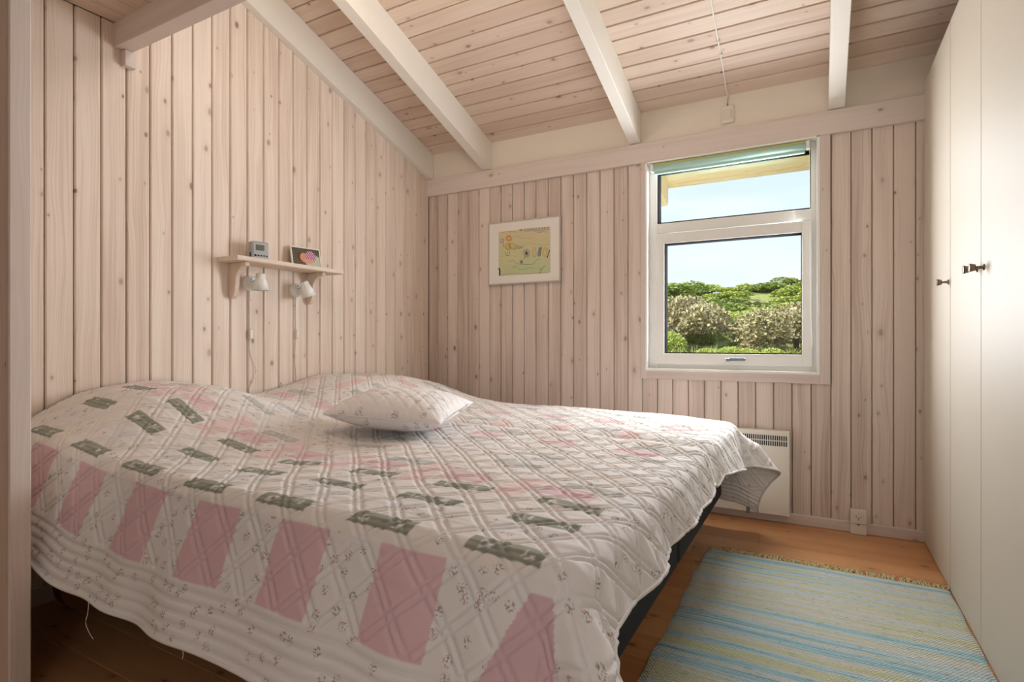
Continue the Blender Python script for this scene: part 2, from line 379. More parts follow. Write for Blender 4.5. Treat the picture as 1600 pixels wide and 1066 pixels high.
wbox('lever', (1.962, -.008, .806), (2.040, .006, .824), M['grey'], hd, .004); wbox('pivot', (1.944, -.002, .802), (1.966, .006, .820), M['grey'], hd, .004)
wbox('outer_sill', (OX0-.03, .10, OZ0-.03), (OX1+.03, .2, OZ0+.005), M['frame'])

# ================================================================== BLIND
bl = empty('roller_blind', (1.94, .0, 1.875)); tag(bl, 'mint green roller blind rolled up under the top of the window', 'blind')
ry = Matrix.Rotation(math.radians(90), 4, 'Y')
lathe('fabric_roll', [(0, -.375), (.019, -.375), (.019, .375), (0, .375)], M['mint'], bl, Matrix.Translation((0, 0, -.006)) @ ry, 20)
box('head_rail', (-.378, -.012, .010), (.378, .014, .021), M['lime'], bl, .002)
box('bottom_bar', (-.372, -.006, -.038), (.372, .006, -.024), M['mint'], bl, .003)
for s_ in (-1, 1): box('bracket', (s_*.384-.008, -.018, -.022), (s_*.384+.008, .018, .020), M['plastic'], bl, .002)
tube('pull_cord', smooth_path([(.392, -.012, -.02), (.394, -.012, -.4), (.397, -.011, -.8), (.404, -.012, -1.0)]), .0016, M['plastic'], bl, 6)

# ================================================================== BED
bed = empty('bed', (1.0, -1.33, 0)); tag(bed, 'low double bed with black upholstered base on brown wooden sled legs', 'bed')
def bbox(name, lo, hi, mat, bev=.0, seg=1, parent=bed):
    o = Vector((1.0, -1.33, 0)); q = box(name, Vector(lo)-o, Vector(hi)-o, mat, None, bev, seg); q.parent = parent; return q
for ya, yb in ((-2.225, -1.335), (-1.325, -.435)):
    bbox('base', (.03, ya, .205), (1.985, yb, .36), M['black'], .015, 2)
    bbox('mattress', (.03, ya, .362), (1.985, yb, .53), M['black'], .03, 3)
def sled(x):
    bm = bmesh.new(); pts = []
    y0, y1 = -2.19, -1.37; rr = .06
    path = [(y0, .21)] + [(y0+rr-rr*math.cos(a), .025+rr-rr*math.sin(a)) for a in [math.pi/2*i/6 for i in range(7)]]
    path += [(y1-rr+rr*math.sin(a), .025+rr-rr*math.cos(a)) for a in [math.pi/2*i/6 for i in range(7)]] + [(y1, .21)]
    rings = []
    for i, (yv, zv) in enumerate(path):
        a = path[max(i-1, 0)]; b = path[min(i+1, len(path)-1)]; tx, tz = b[0]-a[0], b[1]-a[1]; l_ = math.hypot(tx, tz); nx, nz = -tz/l_, tx/l_
        rings.append([bm.verts.new((x+dx-1.0, yv+1.33+nx*s_, zv+nz*s_)) for dx, s_ in ((-.028, -.025), (.028, -.025), (.028, .025), (-.028, .025))])
    for a, b in zip(rings, rings[1:]):
        for k_ in range(4): bm.faces.new((a[k_], a[(k_+1) % 4], b[(k_+1) % 4], b[k_]))
    bm.faces.new(rings[0]); bm.faces.new(rings[-1]); bmesh.ops.recalc_face_normals(bm, faces=bm.faces)
    o = link('leg', bm_mesh(bm, 'leg'), M['legwood'], bed); return o
for x in (.16, 1.80):
    o = sled(x)
    c = o.copy(); COL.objects.link(c); c.parent = bed; c.location.y = .9

# ------------------------------------------------------------------ quilt
def vnoise(x, y, seed, per=256):
    r = np.random.default_rng(seed).random((per, per))
    xi = np.floor(x).astype(int); yi = np.floor(y).astype(int); fx = x-xi; fy = y-yi
    fx = fx*fx*(3-2*fx); fy = fy*fy*(3-2*fy)
    a = r[xi % per, yi % per]; b = r[(xi+1) % per, yi % per]; c = r[xi % per, (yi+1) % per]; d = r[(xi+1) % per, (yi+1) % per]
    return (a*(1-fx)+b*fx)*(1-fy)+(c*(1-fx)+d*fx)*fy-.5
XF, YN, YF = 2.0, -2.255, -.415           # where the top turns over: foot, near side, far side
LFOOT, LNEAR, LFAR = .150, .345, .47       # overhangs
def ztop(x, y):
    z = .566 + .012*vnoise(x*3+5, y*3+40, 1) + .010*vnoise(x*7+9, y*6+20, 2)
    z = z - .02*np.exp(-((y+1.10)/.05)**2)*np.clip((x-.7)/.3, 0, 1) + .008*np.exp(-((y+1.20)/.07)**2)*np.clip((x-.7)/.3, 0, 1)
    z = z - .018*np.clip((x-1.4)/.6, 0, 1)**2
    fx = np.where(x < .25, 1.0, np.exp(-(np.abs(x-.25)/.36)**2.6))
    p1 = np.exp(-(np.abs(y+1.88)/.32)**3); p2 = np.exp(-(np.abs(y+.83)/.44)**2.8)
    z = z + fx*(.178*p1 + .158*p2) + .075*np.exp(-(np.maximum(x-.1, 0)/.42)**2)*np.clip((y+2.5)/.5, 0, 1)*(1-np.maximum(p1, p2))
    z = z + .02*np.exp(-((x-.78)/.12)**2)*np.exp(-((y+1.7)/.3)**2)
    return z
ST = .004
pa = np.arange(.015, XF+LFOOT+ST/2, ST); pb = np.arange(YN-LNEAR, YF+LFAR+ST/2, ST)
A, B = np.meshgrid(pa, pb, indexing='ij'); na, nb = A.shape
da = np.maximum(A-XF, 0)*(1+.55*np.clip((B+1.0)/.6, 0, 1)); dn = np.maximum(YN-B, 0); df = np.maximum(B-YF, 0); db = dn+df
# the cloth lies a little askew: the hem is shorter towards the foot
r = np.hypot(da, db); th = np.arctan2(db, np.maximum(da, 1e-9)); th = np.where(r > 0, th, 0)
sgn = np.where(dn > 0, -1.0, 1.0)
R0 = .055
phim = np.radians(66) + np.radians(8)*vnoise(A*5, B*5, 3)
phim = np.where((da > 0) & (db == 0), np.radians(70)+np.radians(16)*vnoise(B*4.0, A*0+3, 4), phim)
phi = np.minimum(r/R0, phim); rest = np.maximum(r-R0*phim, 0)
outd = R0*np.sin(phi)+rest*np.cos(phim); down = R0*(1-np.cos(phi))+rest*np.sin(phim)
corner = (da > 0) & (db > 0)
ear = np.where(df > 0, np.exp(-((np.degrees(th)-36)/19)**2), .8*np.exp(-((np.degrees(th)-45)/22)**2))
outd = outd*(1 + np.where(corner, ear*.95*np.clip(rest/.08, 0, 1), 0))
wob = .005*np.sin(A*23+1.3*np.sin(A*7))*np.clip(dn/.2, 0, 1)*(da == 0) + .009*np.sin(B*19+1.0)*np.clip(da/.2, 0, 1)*(db == 0)
outd = outd + wob
Xc = np.minimum(A, XF); Yc = np.clip(B, YN, YF)
PX = Xc + np.cos(th)*outd*(r > 0); PY = Yc + sgn*np.sin(th)*outd*(r > 0); PZ = ztop(Xc, Yc) - down
# stitched relief, along the surface normal
P = np.stack([PX, PY, PZ], -1)
ga = np.gradient(P, axis=0); gb = np.gradient(P, axis=1); Nn = np.cross(ga, gb); Nn /= np.linalg.norm(Nn, axis=-1, keepdims=True)+1e-9
hb = B-(YN-LNEAR)                                    # distance from the near hem in the cloth
hfoot = (XF+LFOOT)-A; hfar = (YF+LFAR)-B
border = np.minimum(hb, hfar)
def lines(u, pitch, half, sig):
    q = np.abs((u/pitch-np.floor(u/pitch))-.5)*pitch; return np.exp(-((q-half)/sig)**2)
warp = .012*vnoise(A*6, B*6, 8)
inner = np.clip((border-.115)/.006, 0, 1)
d1 = (A+B)/math.sqrt(2)+warp; d2 = (A-B)/math.sqrt(2)+warp
st = np.maximum(lines(d1, .078, .008, .0034), lines(d2, .078, .008, .0034))*inner
st = np.maximum(st, lines(border+.002*vnoise(A*20, B*20, 9), .0225, 0.0, .0034)*(1-inner))
flatz = np.clip(1-down/.1, 0, 1)
cw_ = (.0028*vnoise(A*9, B*62+4*vnoise(A*4, B*4, 30), 5)+.0015*vnoise(A*16, B*110, 6))*flatz
cw_ = cw_ + np.where(da > 0, .0036*vnoise(A*8, B*60, 7)*np.clip(da/.05, 0, 1), 0)
cw_ = cw_ + np.where(dn > 0, (.0012*vnoise(A*30, B*55, 12)+.003*vnoise(A*8, B*11, 13))*np.clip(dn/.06, 0, 1), 0)
P = P + Nn*(-.0052*st + cw_)[..., None]
# patch colours of the cloth (pattern only)
white = np.array(srgb(232, 229, 227)); cream = np.array(srgb(236, 224, 210)); pink = np.array(srgb(222, 188, 194)); green = np.array(srgb(148, 150, 136)); rose = np.array(srgb(234, 210, 206))
C = np.empty((na, nb, 4)); C[..., :3] = white; C[..., 3] = .8
PC = .28; ph = (A-.25)/PC; fa = (ph-np.floor(ph))*PC
band = (hb > .118) & (hb <= .288)
pk = band & (fa < .145) & (A < 1.85); C[pk, :3] = pink; C[pk, 3] = 0
ins = (hb > .288) & (border > .13)
C[ins, :3] = cream*.35+white*.65; C[ins, 3] = .16+.45*(hb[ins] > .60)
row = np.floor((hb-.288)/PC).astype(int); fb = (hb-.288)-row*PC; colm = np.floor(ph).astype(int)
even = (row+colm*0) % 2 == 0
def within(a0, a1, b0, b1): return ins & (fa > a0) & (fa < a1) & (fb > b0) & (fb < b1)
ph = (A-.39)/PC; fa = (ph-np.floor(ph))*PC; colm = np.floor(ph).astype(int)
fl1 = even & within(.02, .20, .10, .165); C[fl1, :3] = white; C[fl1, 3] = .95
for b0 in (.022, .175):
    first = (row == 0) | ((row == 1) & (b0 < .1))
    gm = within(.03, .185, b0, b0+.044) & (first | ((row+colm) % 2 == 0)); lt = np.where(first, 0.0, .5)[gm][:, None]
    C[gm, :3] = (green*(1+.14*np.sign(np.sin(fb[gm]*420)))[:, None])*(1-lt)+white*lt; C[gm, 3] = 0
    orn = gm & within(.03, .185, b0+.010, b0+.034) & (np.abs(np.abs(fa-.108)-.042) < .011) & (vnoise(A*170, B*170, 21) > -.05)
    C[orn, :3] = white*.85
pk2 = ~even & within(.0, .135, .085, .165); C[pk2, :3] = pink*.6+rose*.4; C[pk2, 3] = .1
fl2 = ~even & within(.135, .268, .085, .165); C[fl2, 3] = .9
cp = (row % 3 == 1) & within(.19, .268, .02, .21); C[cp, :3] = rose; C[cp, 3] = .12
ft = A > XF-.03; C[ft, :3] = white; C[ft, 3] = .45
# a pink triangle patch at the near corner by the foot
tri = (dn > .03) & (np.abs(A-1.985) < .02+(.27-hb)*.42) & (hb > .03) & (hb < .27); C[tri, :3] = pink*.92; C[tri, 3] = 0
me = bpy.data.meshes.new('quilt'); nv = na*nb
me.vertices.add(nv); me.vertices.foreach_set('co', P.reshape(-1).astype(np.float32))
idx = np.arange(nv).reshape(na, nb); q = np.stack([idx[:-1, :-1], idx[1:, :-1], idx[1:, 1:], idx[:-1, 1:]], -1).reshape(-1, 4); nf = len(q)
me.loops.add(nf*4); me.loops.foreach_set('vertex_index', q.reshape(-1).astype(np.int32))
me.polygons.add(nf); me.polygons.foreach_set('loop_start', np.arange(0, nf*4, 4, dtype=np.int32))
me.polygons.foreach_set('use_smooth', np.ones(nf, dtype=bool))
at = me.attributes.new('patch', 'FLOAT_COLOR', 'POINT'); at.data.foreach_set('color', C.reshape(-1).astype(np.float32))
u3 = np.stack([A, B, A*0], -1); at2 = me.attributes.new('cloth', 'FLOAT_VECTOR', 'POINT'); at2.data.foreach_set('vector', u3.reshape(-1).astype(np.float32))
me.update(); me.validate()
def floral(N, vec, dens, base, scale=30.):
    """sprigs of small rose and grey-green blossoms"""
    v1 = N.n('ShaderNodeTexVoronoi'); v1.voronoi_dimensions = '2D'; v1.inputs['Scale'].default_value = scale; N.l(vec, v1.inputs['Vector'])
    cs = N.n('ShaderNodeSeparateColor'); N.l(v1.outputs['Color'], cs.inputs[0])
    fine = N.noise(vec, 210, 2, .6)
    mask = N.math('MULTIPLY', N.mapr(v1.outputs['Distance'], .22, .34, 1, 0), N.mapr(fine, .50, .56))
    pick = N.math('LESS_THAN', cs.outputs[0], N.math('MULTIPLY', dens, .72))
    f = N.math('MULTIPLY', N.math('MULTIPLY', mask, pick), .85)
    colr = N.mix(N.mapr(N.noise(vec, 120, 1), .46, .54), srgb(186, 134, 142), srgb(132, 138, 126))
    return N.mix(f, base, colr)
N = NT('patchwork_cotton'); a1 = N.n('ShaderNodeAttribute', attribute_name='patch'); a2 = N.n('ShaderNodeAttribute', attribute_name='cloth')
c = floral(N, a2.outputs['Vector'], a1.outputs['Alpha'], a1.outputs['Color'])
N.bump(N.noise(a2.outputs['Vector'], 900, 2), .15, .0006)
M['quilt'] = N.fin(c, .85)
N.b.inputs['Sheen Weight'].default_value = .1
qo = link('quilt', me, M['quilt']); tag(qo, 'white, pink and green patchwork quilt with floral squares spread over the double bed', 'quilt')
hem = [P[-1, j] for j in range(0, nb, 4)]; side1 = [P[i, 0] for i in range(0, na, 4)]; side2 = [P[i, -1] for i in range(0, na, 4)]
M['binding'] = plain('quilt_binding', srgb(226, 222, 218), .85, .05, 60)
for pts in (hem, side1, side2): tube('binding', [tuple(p) for p in pts], .0042, M['binding'], qo, 6)
tg = Vector(P[-14, -1]); box('loop_tag', tg+Vector((-.004, -.004, -.030)), tg+Vector((.012, .003, .002)), M['grey'], qo, .001)
def hang(ix, pts):
    p = Vector(P[ix, 0]); tube('loose_thread', smooth_path([p+Vector(d) for d in pts], 4), .0008, M['plastic'], qo, 5)
hang(int((.80)/ST), [(0, 0, 0), (0, -.002, -.03), (-.006, -.004, -.055), (.012, -.004, -.075), (.03, -.004, -.085)])
hang(int((1.20)/ST), [(0, 0, 0), (.003, 0, -.012), (0, 0, -.022)])

# ------------------------------------------------------------------ cushion
CU = empty('cushion', (.985, -1.45, .657), math.radians(17)); CU.rotation_euler = (math.radians(4), math.radians(3), math.radians(17))
tag(CU, 'square quilted cushion with sprigged cotton back lying on the quilt', 'cushion')
n = 96
def cush(sign):
    s_ = np.linspace(-1, 1, n); U, V = np.meshgrid(s_, s_, indexing='ij')
    edge = np.clip((1-np.abs(U)**2.4), 0, 1)**.55*np.clip((1-np.abs(V)**2.4), 0, 1)**.55
    pin = 1-.07*(1-np.abs(U)**2)*np.abs(V)**4; pin2 = 1-.07*(1-np.abs(V)**2)*np.abs(U)**4
    X = U*.222*pin2; Y = V*.205*pin; Z = sign*.072*edge
    if sign > 0:
        ln = np.maximum(lines((X+Y)/1.414, .04, 0, .003), lines((X-Y)/1.414, .04, 0, .003)); Z = Z + (-.0035*ln+.003*vnoise(X*60, Y*20, 15))*np.clip(edge*3, 0, 1)
    else: Z = np.maximum(Z, -.072) + .003*vnoise(X*12, Y*12, 16)*np.clip(edge*3, 0, 1)
    vs = np.stack([X, Y, Z], -1).reshape(-1, 3); ii = np.arange(n*n).reshape(n, n)
    f = np.stack([ii[:-1, :-1], ii[1:, :-1], ii[1:, 1:], ii[:-1, 1:]], -1).reshape(-1, 4)
    if sign < 0: f = f[:, ::-1]
    m = bpy.data.meshes.new('cushion_face'); m.from_pydata(vs.tolist(), [], f.tolist()); m.polygons.foreach_set('use_smooth', [True]*len(f)); return m
for nm, sg, dn_, bc in (('quilted_front', 1, .55, srgb(236, 230, 226)), ('sprigged_back', -1, .8, srgb(232, 228, 228))):
    N = NT('cushion_'+nm); tcn = N.n('ShaderNodeTexCoord'); N.b.inputs['Roughness'].default_value = .85
    cc_ = floral(N, tcn.outputs['Object'], dn_, bc, 26 if sg < 0 else 20); M[nm] = N.fin(cc_, .85)
    link(nm, cush(sg), M[nm], CU)
tube('piping', [(math.copysign(abs(math.cos(a))**.28, math.cos(a))*.220, math.copysign(abs(math.sin(a))**.28, math.sin(a))*.203, 0) for a in [2*math.pi*k/72 for k in range(73)]], .003, M['binding'], CU, 6)

# ================================================================== PENDANT LAMP (hangs in the vault, above the picture)
pd = empty('pendant_lamp', (1.0, -1.72, 2.27)); tag(pd, 'round opal glass pendant lamp hanging from the vaulted ceiling over the bed', 'lamp')
N = NT('opal_glass'); em = N.n('ShaderNodeEmission'); em.inputs[0].default_value = (1, .965, .91, 1); em.inputs[1].default_value = 15.5; N.l(em.outputs[0], N.out.inputs[0]); M['opal'] = N.m
lathe('globe', [(0, -.12)]+[(.12*math.sin(a), -.12*math.cos(a)) for a in [math.pi*k/16 for k in range(1, 15)]]+[(.035, .115)], M['opal'], pd)
lathe('cap', [(.036, .112), (.036, .135), (.012, .15), (0, .15)], M['plastic'], pd)
tube('cord', [(0, 0, .15), (0, 0, zroof(-1.72)-2.27)], .003, M['plastic'], pd, 6)
# ================================================================== SHELF AND WHAT STANDS ON IT
sh = empty('wall_shelf', (0, -1.24, 1.27)); tag(sh, 'small whitewashed wooden shelf on two curved brackets above the bed', 'shelf')
link('board', plank_mesh(.142, .02, .62, .004, .004, M['shelf']), None, sh, frame_matrix(Vector((1, 0, 0)), Vector((0, 0, 1)), Vector((0, 1, 0)), (.002, -.31, -.003)))
def bracket(y):
    prof = [(.001, -.004), (.118, -.004), (.122, -.016)]
    prof += [(.120-.066*math.sin(a)-.004, -.022-.060*(1-math.cos(a))) for a in [math.pi/2*k/8 for k in range(9)]]
    prof += [(.052-.010*k/4, -.088-.05*k/4) for k in range(1, 5)]
    prof += [(.036, -.152), (.024, -.164), (.008, -.166), (.001, -.160)]
    o = prism('bracket', prof, 'y', y-.011, y+.011, M['shelf'], sh, .0015)
bracket(-.245); bracket(.195)
clk = empty('alarm_clock', (.075, -1.394, 1.287), math.radians(78)); tag(clk, 'small silver digital alarm clock standing on the wall shelf', 'clock')
# local: x = width, y = depth (front at -y), z up
box('case', (-.039, -.019, 0), (.039, .025, .086), M['silver'], clk, .005, 2)
box('face', (-.035, -.0215, .004), (.035, -.018, .082), M['silver'], clk, .002)
box('display', (-.024, -.0228, .044), (.016, -.021, .070), M['lcd'], clk, .001)
for k in range(5): lathe('button', [(0, .003), (.0035 if k else .005, .003), (.0035 if k else .005, 0)], M['dark'], clk, Matrix.Translation((-.026+.0135*k, -.0212, .020)) @ Matrix.Rotation(math.radians(90), 4, 'X'), 10)
box('side_grille', (-.0398, -.006, .012), (-.0385, .006, .034), M['dark'], clk)
pf = empty('photo_frame', (.062, -1.102, 1.287), math.radians(84)); pf.rotation_euler = (math.radians(-13), 0, math.radians(80)); tag(pf, 'small framed snapshot leaning at the end of the wall shelf', 'photo frame')
bm = bmesh.new()
for lo, hi in (((-.082, -.006, 0), (-.077, .006, .108)), ((.077, -.006, 0), (.082, .006, .108)), ((-.077, -.006, 0), (.077, .006, .005)), ((-.077, -.006, .103), (.077, .006, .108))): box_bm(bm, lo, hi)
link('frame', bm_mesh(bm, 'frame'), M['mat'], pf)
box('strut', (-.02, .006, 0), (.02, .012, .09), M['dark'], pf)
N = NT('snapshot_print'); tcn = N.n('ShaderNodeTexCoord'); sp = N.n('ShaderNodeSeparateXYZ'); N.l(tcn.outputs['Object'], sp.inputs[0]); X, Z = sp.outputs[0], sp.outputs[2]
def disc(cx, cz, rx, rz, soft=.12):
    dx = N.math('DIVIDE', N.math('SUBTRACT', X, cx), rx); dz = N.math('DIVIDE', N.math('SUBTRACT', Z, cz), rz)
    return N.mapr(N.math('SQRT', N.math('ADD', N.math('MULTIPLY', dx, dx), N.math('MULTIPLY', dz, dz))), 1-soft, 1+soft, 1, 0)
bgc = N.mix(N.math('GREATER_THAN', N.math('SINE', N.math('MULTIPLY', Z, 700)), .2), srgb(74, 70, 56), srgb(108, 102, 84))
c = N.mix(disc(.045, .03, .05, .04), bgc, srgb(196, 198, 180))
c = N.mix(disc(-.022, .056, .026, .026), c, srgb(92, 64, 44)); c = N.mix(disc(-.012, .054, .022, .024), c, srgb(216, 152, 124))
strp = N.mix(N.math('GREATER_THAN', N.math('SINE', N.math('MULTIPLY', N.math('ADD', X, N.math('MULTIPLY', Z, .6)), 520)), 0), srgb(126, 40, 92), srgb(232, 196, 212))
c = N.mix(disc(.026, .062, .030, .030), c, strp); c = N.mix(disc(.012, .035, .03, .012), c, srgb(222, 160, 140))
M['snap'] = N.fin(c, .25)
box('print', (-.077, -.003, .005), (.077, .002, .103), M['snap'], pf)

# ================================================================== WALL LAMPS
def wall_lamp(y, z, tilt, turn, label, cordpts, swz):
    lo = empty('wall_lamp', (0, y, z)); tag(lo, label, 'lamp', 'reading lamps under the shelf')
    lathe('wall_base', [(0, .030), (.018, .029), (.030, .023), (.036, .012), (.037, .0)], M['plastic'], lo, Matrix.Rotation(math.radians(90), 4, 'Y'))
    box('switch_slot', (.026, -.010, .016), (.033, .012, .022), M['grey'], lo, .001)
    tube('arm', [(.026, 0, .006), (.05, 0, .008), (.078, 0, .004)], .006, M['plastic'], lo, 10)
    mw = Matrix.Translation((.082, 0, .0)) @ Matrix.Rotation(turn, 4, 'Z') @ Matrix.Rotation(tilt, 4, 'X')
    shd = lathe('shade', [(0, .042), (.017, .042), (.0215, .038), (.0225, .018), (.0235, .0165), (.026, .012), (.0375, -.038), (.036, -.038), (.024, .010), (.0, .012)], M['plastic'], lo, mw)
    lathe('bulb', [(0, .012), (.012, .010), (.016, -.008), (.012, -.022), (0, -.027)], M['mat'], shd)
    pts = [(.003, 0, -.034), (.004, -.001, -.10), (.004, .0, swz-z+.02)]
    tube('cord', smooth_path(pts), .0022, M['plastic'], lo, 6)
    box('inline_switch', (.001, -.009, swz-z-.024), (.018, .009, swz-z+.022), M['oldplastic'], lo, .005, 2)
    tube('cord', smooth_path([(.004, 0, swz-z-.02)] + cordpts), .0020, M['plastic'], lo, 6)
wall_lamp(-1.389, 1.184, 0, 0, 'white cone reading lamp with its shade pointing straight down', [(.006, .004, -.33), (.01, .028, -.40), (.008, .020, -.46), (.004, -.002, -.51), (.004, .0, -.66)], .942)
wall_lamp(-1.123, 1.173, math.radians(20), math.radians(-25), 'white cone reading lamp with a tilted shade by the right shelf bracket', [(.004, -.003, -.30), (.004, -.006, -.36), (.004, .002, -.44), (.004, -.001, -.60)], .945)

# ================================================================== PICTURE
pic = empty('framed_picture', (.7495, 0, 1.4715)); tag(pic, "silver framed child's crayon drawing in a white mount on the board wall", 'picture')
bm = bmesh.new(); W2, H2 = .2565, .2015
for lo, hi in (((-W2, -.022, -H2), (-W2+.008, -.001, H2)), ((W2-.008, -.022, -H2), (W2, -.001, H2)), ((-W2+.008, -.022, -H2), (W2-.008, -.001, -H2+.008)), ((-W2+.008, -.022, H2-.008), (W2-.008, -.001, H2))): box_bm(bm, lo, hi)
link('frame', bm_mesh(bm, 'frame'), M['alu'], pic)
box('mount', (-W2+.006, -.017, -H2+.006), (W2-.006, -.004, H2-.006), M['mat'], pic)
N = NT('drawing_paper'); tcn = N.n('ShaderNodeTexCoord')
sp = N.n('ShaderNodeSeparateXYZ'); N.l(tcn.outputs['Object'], sp.inputs[0])
f = N.noise(N.comb(N.math('MULTIPLY', sp.outputs[0], 6), 0, N.math('MULTIPLY', sp.outputs[2], 26)), 1.0, 3)
fz = N.math('ADD', N.math('MULTIPLY', sp.outputs[2], 2.4), N.math('ADD', f, .0))
M['paper'] = N.fin(N.ramp(fz, [(.25, srgb(196, 202, 156)), (.5, srgb(208, 203, 158)), (.8, srgb(216, 200, 160))]), .8)
dr = box('drawing', (-.1765, -.0185, -.1435), (.1865, -.0172, .1375), M['paper'], pic)
def art(u, v):
    """pixel of the drawing in the zoomed crop -> point on the sheet"""
    px = 755+u/7.896; py = 325+v/7.896; r_ = ((px-800)/866, (py-533)/866)
    ex = (1574/1796.5, -866/1796.5); ey = (477/988.7, 866/988.7)
    dx = r_[0]*ex[0]+ex[1]; dy = r_[0]*ey[0]+ey[1]; t_ = (-.019-CAM.y)/dy
    return (CAM.x+dx*t_-.7495, -.0192, CAM.z-r_[1]*t_-1.4715)
inks = {}
def ink(c_):
    if c_ not in inks: inks[c_] = plain('crayon_%02x%02x%02x' % c_, srgb(*c_), .8, .1)
    return inks[c_]
def stroke(pts, col, wd=.0018):
    Q = smooth_path([art(*p) for p in pts], 4); bm = bmesh.new(); prev = None
    for i, p in enumerate(Q):
        a = Q[max(i-1, 0)]; b = Q[min(i+1, len(Q)-1)]; d_ = Vector((b.x-a.x, 0, b.z-a.z)); d_ = d_.normalized() if d_.length > 1e-6 else Vector((1, 0, 0)); nn = Vector((-d_.z, 0, d_.x))*wd*.5
        cur = (bm.verts.new(p+nn), bm.verts.new(p-nn))
        if prev: bm.faces.new((prev[0], prev[1], cur[1], cur[0]))
        prev = cur
    o = link('crayon_stroke', bm_mesh(bm, 'crayon_stroke'), ink(col), dr)
def loop(cx, cy, rx, ry, col, wd=.0018, turns=1.0, k0=0):
    stroke([(cx+rx*math.cos(k0+2*math.pi*k/9)*(1-.02*k), cy+ry*math.sin(k0+2*math.pi*k/9)) for k in range(int(9*turns)+1)], col, wd)
OR, YE, BL, GN, BK, TE, RD = (226, 146, 60), (214, 186, 84), (84, 96, 128), (96, 132, 92), (52, 48, 46), (92, 134, 142), (214, 132, 108)
for q_ in range(3): loop(318, 375, 40-9*q_, 36-9*q_, OR, .0028)
for q_ in range(3): loop(305, 475, 36-8*q_, 44-11*q_, YE if q_ else OR, .0026)
for q_ in range(3): loop(360, 468, 50-12*q_, 40-10*q_, (206, 196, 96), .0026)
stroke([(275, 540), (282, 575), (300, 588), (322, 575), (330, 535)], BK, .0022); stroke([(300, 540), (303, 570)], BK)
stroke([(212, 395), (240, 380), (260, 400), (225, 420), (255, 440), (235, 465), (265, 480)], BL); stroke([(215, 390), (222, 440)], BL); stroke([(245, 380), (250, 450)], BL)
stroke([(395, 500), (405, 455), (420, 495), (430, 460), (445, 495), (455, 462), (470, 490), (495, 465)], BL); stroke([(350, 508), (420, 505), (490, 488)], BL)
for k_ in range(9):
    a = math.pi*k_/9; stroke([(535-48*math.cos(a), 560-58*math.sin(a)), (535+48*math.cos(a), 560+58*math.sin(a))], (96, 90, 110), .0016)
for k_ in range(6):
    a = math.pi*k_/6; stroke([(472-27*math.cos(a), 668-32*math.sin(a)), (472+27*math.cos(a), 668+32*math.sin(a))], (80, 84, 84), .0016)
stroke([(520, 600), (495, 640)], BL)
loop(632, 548, 24, 62, RD, .0022); stroke([(645, 490), (625, 545), (640, 610)], RD)
for k_ in range(5): stroke([(668+9*k_, 600), (680+8*k_, 540), (694+8*k_, 485)], TE if k_ % 2 else (72, 104, 140), .0024)
for q_ in range(3): loop(765, 545, 42-10*q_, 62-14*q_, YE, .0024)
stroke([(820, 520), (805, 570), (790, 615)], BK, .005)
stroke([(445, 270), (470, 265), (490, 272), (470, 285), (450, 275)], TE, .0026)
for k_, xq in enumerate((510, 545, 575, 610, 645, 680, 715, 750, 785)):
    stroke([(xq, 295-4*k_*.6), (xq+6, 255-3*k_*.8), (xq+22, 262-3*k_*.8), (xq+10, 278-3*k_*.8), (xq+28, 290-4*k_*.6)], TE, .0022)
stroke([(640, 285), (690, 305), (740, 290), (790, 305)], TE); stroke([(690, 310), (700, 280), (725, 305)], TE)
stroke([(230, 305), (300, 295), (420, 300)], (150, 158, 130)); stroke([(360, 365), (420, 352), (500, 375), (600, 370)], (160, 176, 140)); stroke([(500, 455), (560, 432), (700, 460), (810, 455)], (164, 176, 140))
stroke([(310, 665), (370, 650), (420, 690), (460, 695), (590, 700), (630, 680), (670, 630), (690, 625), (710, 645)], TE); stroke([(365, 745), (390, 725), (410, 720)], TE)
stroke([(420, 745), (470, 762), (520, 755), (560, 740), (630, 745)], TE); stroke([(200, 600), (300, 590), (420, 595)], (170, 178, 140)); stroke([(220, 830), (350, 810), (500, 815), (800, 800)], (150, 150, 120))
stroke([(690, 735), (708, 775), (722, 775), (745, 725), (765, 722)], (60, 130, 110), .0026); stroke([(718, 730), (728, 765)], (60, 130, 110)); stroke([(685, 808), (695, 795), (712, 805)], BK, .0024)
stroke([(192, 745), (205, 770), (205, 835)], BK, .010)

# ================================================================== HEATER, SOCKET, PULL SWITCH
he = empty('panel_heater', (1.95, 0, .047)); tag(he, 'flat cream electric panel heater mounted low on the wall behind the bed', 'heater')
box('body', (-.30, -.062, 0), (.296, -.012, .417), M['heater'], he, .003, 2)
box('wall_bracket', (-.2, -.014, .08), (.2, .0, .34), M['dark'], he)
bm = bmesh.new()
for rowz in (.343, .371):
    xq = -.29
    while xq < .284: box_bm(bm, (xq, -.0632, rowz), (xq+.0055, -.0618, rowz+.023)); xq += .0098
g_ = link('grille', bm_mesh(bm, 'grille'), M['dark'], he); g_['kind'] = 'stuff'
so = empty('power_socket', (2.534, -.014, 0)); tag(so, 'ivory wall socket with a switch standing on the baseboard', 'socket')
box('lower_box', (-.033, -.020, .001), (.033, .0, .058), M['oldplastic'], so, .002)
box('socket_plate', (-.033, -.028, .054), (.033, .012, .116), M['oldplastic'], so, .004, 2)
rx = Matrix.Rotation(math.radians(90), 4, 'X')
lathe('ring', [(.017, .0), (.019, .0015), (.021, .0)], M['oldplastic'], so, Matrix.Translation((0, -.028, .083)) @ rx, 24)
for dx, dz in ((-.0095, .003), (.0095, .003), (0, -.003)): box('pin_hole', (dx-.002, -.0287, .083+dz-.002), (dx+.002, -.0279, .083+dz+.002), M['dark'], so)
box('earth_slot', (-.004, -.0287, .0715), (.004, -.0279, .074), M['dark'], so)
